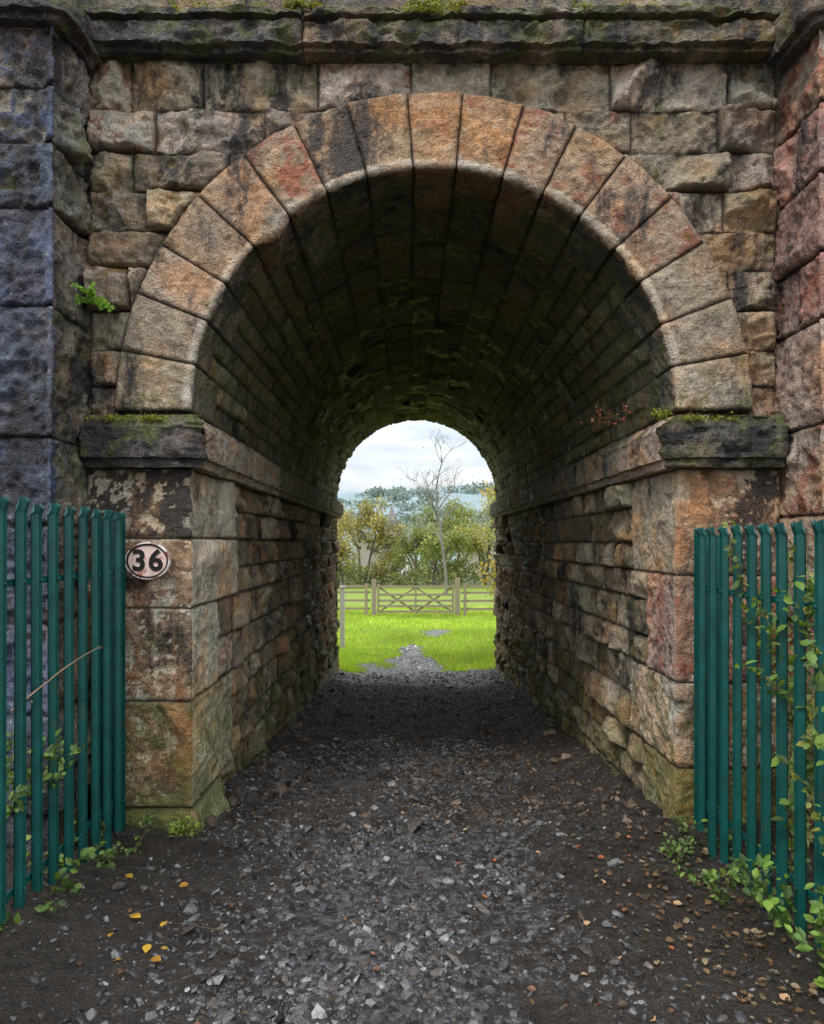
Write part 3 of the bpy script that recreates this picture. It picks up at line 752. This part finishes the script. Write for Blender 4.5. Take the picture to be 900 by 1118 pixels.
# ---------------------------------------------------------------- plants
greens=[(.13,.23,.04),(.08,.15,.03),(.19,.29,.05),(.07,.12,.03)]
def shoot(tb,lb,p,d,l,nl,ls,cols,r=.003,droop=.25,col=(.12,.09,.04)):
    n=12;pts=[np.array(p,float)];d=np.array(d,float)
    for i in range(n):
        d=d+np.array([random.gauss(0,.1),random.gauss(0,.1),-droop/n*1.3]);d/=np.linalg.norm(d);pts.append(pts[-1]+d*l/n)
    tube(tb,pts,r,r*.4,col,4);pts=np.array(pts)
    t=np.linspace(.15,1,nl)*n;i=np.clip(t.astype(int),0,n-1);q=pts[i]+(pts[i+1]-pts[i])*(t-i)[:,None]
    for _ in range(3):
        pp=q+rng.normal(0,.012,q.shape)
        leaves(lb,pp,ls,cols,dirs=rng.normal(0,.8,q.shape),up=np.array([[0,-.5,1.]]),spread=.4)
def bush(name,lst,cols,ls=.04):
    e=empty(name);tb=MB();lb=MB()
    for (p,d,l,nl) in lst: shoot(tb,lb,p,d,l,nl,ls,cols)
    tb.build('stems',BARK,e);lb.build('leaves',LEAF,e,False)
def g(x,y): return float(gz(x,y,False))
lst=[]
for k in range(20):
    y=random.uniform(-1.7,-.15);x=1.62+random.uniform(-.06,.3);lst.append(((x,y,g(x,y)),(random.uniform(-.35,.1),random.uniform(-.3,.2),1.3),random.uniform(.5,1.55),random.randint(8,15)))
for k in range(12):
    y=random.uniform(-1.35,-.95);x=1.56+random.uniform(-.05,.15);lst.append(((x,y,random.uniform(.7,1.4)),(random.uniform(-.5,.2),random.uniform(-.4,.3),.5),random.uniform(.2,.4),random.randint(8,12)))
bush('bramble_bush',lst,greens+[(.28,.27,.06)],.048)
lst=[]
for k in range(34):
    y=random.uniform(-1.75,-1.1);x=1.47+random.uniform(-.08,.3);lst.append(((x,y,g(x,y)),(random.uniform(-.45,.2),random.uniform(-.4,.3),.8),random.uniform(.12,.42),random.randint(6,10)))
bush('nettle_clump',lst,[(.17,.31,.05),(.22,.36,.06),(.10,.2,.03),(.07,.13,.025)],.048)
lst=[]
for k in range(24):
    y=random.uniform(-.9,-.08);x=1.38+random.uniform(-.1,.2);lst.append(((x,y,g(x,y)),(random.uniform(-.6,.4),random.uniform(-.5,.3),.6),random.uniform(.08,.24),random.randint(4,7)))
bush('weeds',lst,greens,.033)
lst=[]
for k in range(10):
    y=random.uniform(-1.3,-.7);x=-1.58-random.uniform(0,.15);lst.append(((x,y,g(x,y)+.3),(random.uniform(.1,.5),random.uniform(-.3,.2),.55),random.uniform(.25,.45),8))
for k in range(16):
    y=random.uniform(-1.3,-.2);x=-1.52+random.uniform(-.1,.12);lst.append(((x,y,g(x,y)),(random.uniform(-.4,.5),random.uniform(-.5,.3),.6),random.uniform(.08,.2),4))
bush('bramble_bush',lst,greens,.04)
lst=[((-1.2+random.uniform(-.06,.06),-.12,g(-1.2,-.1)),(random.uniform(-.8,.8),-.4,.6),random.uniform(.08,.16),4) for k in range(8)]
bush('weeds',lst,[(.16,.24,.03),(.22,.3,.04)],.03)
lst=[((1.9+random.uniform(-.1,.1),-.55+random.uniform(-.3,.3),.2),(random.uniform(-.3,.1),-.2,1.4),random.uniform(1.0,1.75),18) for k in range(12)]
bush('climbing_ivy',lst,[(.08,.14,.03),(.13,.19,.04),(.2,.24,.05)],.04)
fe=empty('wall_fern');tb=MB();lb=MB()
for k in range(11):
    a=random.uniform(-1.3,1.4);n=14;p0=np.array([CX-PW+.06,-.07,2.90]);d=np.array([math.sin(a)*.9,-.5,math.cos(a)*.6+.1]);l=random.uniform(.09,.19);pts=[p0]
    for i in range(n): d=d+np.array([0,0,-.1]);d/=np.linalg.norm(d);pts.append(pts[-1]+d*l/n)
    tube(tb,pts,.0015,.0008,(.1,.2,.02),3);pts=np.array(pts)
    for s in(-1,1):
        sd=np.cross(d,[0,-1,0])*s
        leaves(lb,pts[1:],.022,[(.26,.48,.04),(.2,.4,.03)],dirs=np.tile(sd,(n,1)),up=np.array([[0,-1.,.3]]),spread=.15)
tb.build('stems',BARK,fe);lb.build('fronds',LEAF,fe,False)
tw=empty('dry_twigs');tb=MB();lb=MB()
for k in range(7): shoot(tb,lb,(1.27,.35+random.uniform(-.1,.1),Z2+.02),(random.uniform(-.9,.1),random.uniform(-.6,.2),random.uniform(.0,.5)),random.uniform(.15,.3),3,.022,[(.3,.07,.03),(.25,.12,.04)],.0015,.4)
shoot(tb,lb,(-1.56,-1.12,.95),(.35,.5,.42),.42,2,.01,[(.3,.2,.1)],.004,.1,(.3,.2,.12))
for k in range(34):
    x=random.uniform(-1.2,1.45);y=random.uniform(-1.5,1.5) ;shoot(tb,lb,(x,y,g(x,y)+.02),(random.uniform(-1,1),random.uniform(-1,1),.05),random.uniform(.08,.3),1,.01,[(.1,.07,.04)],.003,.0,(.07,.05,.035))
tb.build('twigs',BARK,tw);lb.build('dry_leaves',LEAF,tw,False)
ms=empty('moss_tufts');mb=MB()
for (cx_,z_,y_,w_,n_) in((-1.45,Z2-.03,-.1,.35,500),(1.6,Z2-.03,-.1,.35,400),(1.35,Z2+.0,-.08,.05,260),(-.55,4.46,-.11,.12,700),(.15,4.46,-.11,.22,1100),(-1.0,4.46,-.1,.3,350),(1.2,4.46,-.1,.5,500),(.15,4.41,-.145,.2,500)):
    c=rng.normal(0,w_*.45,(12,));i=rng.integers(0,12,n_)
    p=np.stack([cx_+c[i]+rng.normal(0,.018,n_),y_+rng.normal(0,.02,n_),z_+np.abs(rng.normal(0,.012,n_))-.004],1)
    leaves(mb,p,.016,[(.18,.22,.02),(.28,.30,.03),(.12,.14,.02),(.3,.22,.05)],simple=True)
mb.build('moss',LEAF,ms,False)
mb=MB()
def fl(n,xf,yf,ls,cols):
    x=xf(n);y=yf(n);p=np.stack([x,y,gz(x,y)+.014],1);leaves(mb,p,ls,cols,dirs=np.concatenate([rng.normal(0,1,(n,2)),rng.normal(0,.12,(n,1))],1),up=np.array([[0,0,1.]]),spread=.01)
fl(1400,lambda n:rng.uniform(-1.15,1.4,n),lambda n:rng.uniform(.3,8,n),.026,[(.10,.065,.035),(.16,.105,.055),(.06,.042,.03),(.22,.12,.06)])
fl(420,lambda n:1.28+rng.normal(0,.22,n),lambda n:rng.uniform(-2,0,n),.032,[(.18,.10,.05),(.11,.07,.04),(.24,.14,.07),(.32,.24,.14)])
fl(70,lambda n:rng.uniform(-1.4,1.4,n),lambda n:rng.uniform(-2,0,n),.028,[(.12,.07,.03),(.22,.10,.05)])
fl(9,lambda n:rng.uniform(-1.35,-.9,n),lambda n:rng.uniform(-1.6,-.6,n),.05,[(.7,.42,.05),(.6,.3,.04)])
fl(22,lambda n:rng.uniform(.2,1.5,n),lambda n:rng.uniform(-1.7,.2,n),.04,[(.5,.14,.05),(.6,.36,.2)])
mb.build('fallen_leaves',LEAF,None,False)

# ---------------------------------------------------------------- camera, light, sky
cam=D.cameras.new('camera');co=D.objects.new('camera',cam);SC.collection.objects.link(co);co.location=(0,-4,1.615);co.rotation_euler=(math.pi/2,0,0)
cam.sensor_width=36;cam.sensor_fit='AUTO';cam.lens=800/1118*36;cam.shift_x=.0036;cam.shift_y=.0295;cam.clip_end=6000;cam.clip_start=.05;SC.camera=co
el,az=math.radians(54),math.radians(215)
w=D.worlds.new('World');SC.world=w;w.use_nodes=True;nt=w.node_tree;nt.nodes.clear()
o=nt.nodes.new('ShaderNodeOutputWorld');b=nt.nodes.new('ShaderNodeBackground');s=nt.nodes.new('ShaderNodeTexSky');s.sky_type='NISHITA';s.sun_disc=False;s.sun_elevation=el;s.sun_rotation=az
tc=nt.nodes.new('ShaderNodeTexCoord');mp=nt.nodes.new('ShaderNodeMapping');mp.inputs['Scale'].default_value=(1,1,4.5);nz=nt.nodes.new('ShaderNodeTexNoise');nz.inputs['Scale'].default_value=6;nz.inputs['Detail'].default_value=6
rp=nt.nodes.new('ShaderNodeValToRGB');rp.color_ramp.elements[0].position=.40;rp.color_ramp.elements[0].color=(4.6,5.1,5.8,1);rp.color_ramp.elements[1].position=.60;rp.color_ramp.elements[1].color=(6.7,6.8,6.9,1)
sx_=nt.nodes.new('ShaderNodeSeparateXYZ');ma=nt.nodes.new('ShaderNodeMath');ma.operation='MULTIPLY_ADD';ma.inputs[1].default_value=2.0;ma.inputs[2].default_value=0.88
pw=nt.nodes.new('ShaderNodeMath');pw.operation='POWER';pw.inputs[1].default_value=1.15
cl=nt.nodes.new('ShaderNodeClamp');vs_=nt.nodes.new('ShaderNodeVectorMath');vs_.operation='SCALE'
ma.inputs[1].default_value=3.0
mx=nt.nodes.new('ShaderNodeMix');mx.data_type='RGBA';mx.inputs[0].default_value=.88
L=nt.links.new;L(tc.outputs['Generated'],mp.inputs[0]);L(tc.outputs['Generated'],sx_.inputs[0]);L(sx_.outputs[2],cl.inputs[0]);L(cl.outputs[0],pw.inputs[0]);L(pw.outputs[0],ma.inputs[0])
L(mp.outputs[0],nz.inputs['Vector']);L(nz.outputs[0],rp.inputs[0]);L(rp.outputs[0],vs_.inputs[0]);L(ma.outputs[0],vs_.inputs['Scale'])
L(s.outputs[0],mx.inputs[6]);L(vs_.outputs[0],mx.inputs[7]);L(mx.outputs[2],b.inputs[0]);L(b.outputs[0],o.inputs[0]);b.inputs[1].default_value=.15
sl=D.lights.new('sun','SUN');sl.energy=1.5;sl.angle=math.radians(11);sl.color=(1,.95,.88);so=D.objects.new('sun',sl);SC.collection.objects.link(so)
dv=Vector((math.sin(az)*math.cos(el),math.cos(az)*math.cos(el),math.sin(el)));so.rotation_euler=dv.to_track_quat('Z','Y').to_euler()
SC.view_settings.view_transform='Standard';SC.view_settings.look='None';SC.view_settings.exposure=0
print('verts',sum(len(m.vertices) for m in D.meshes))
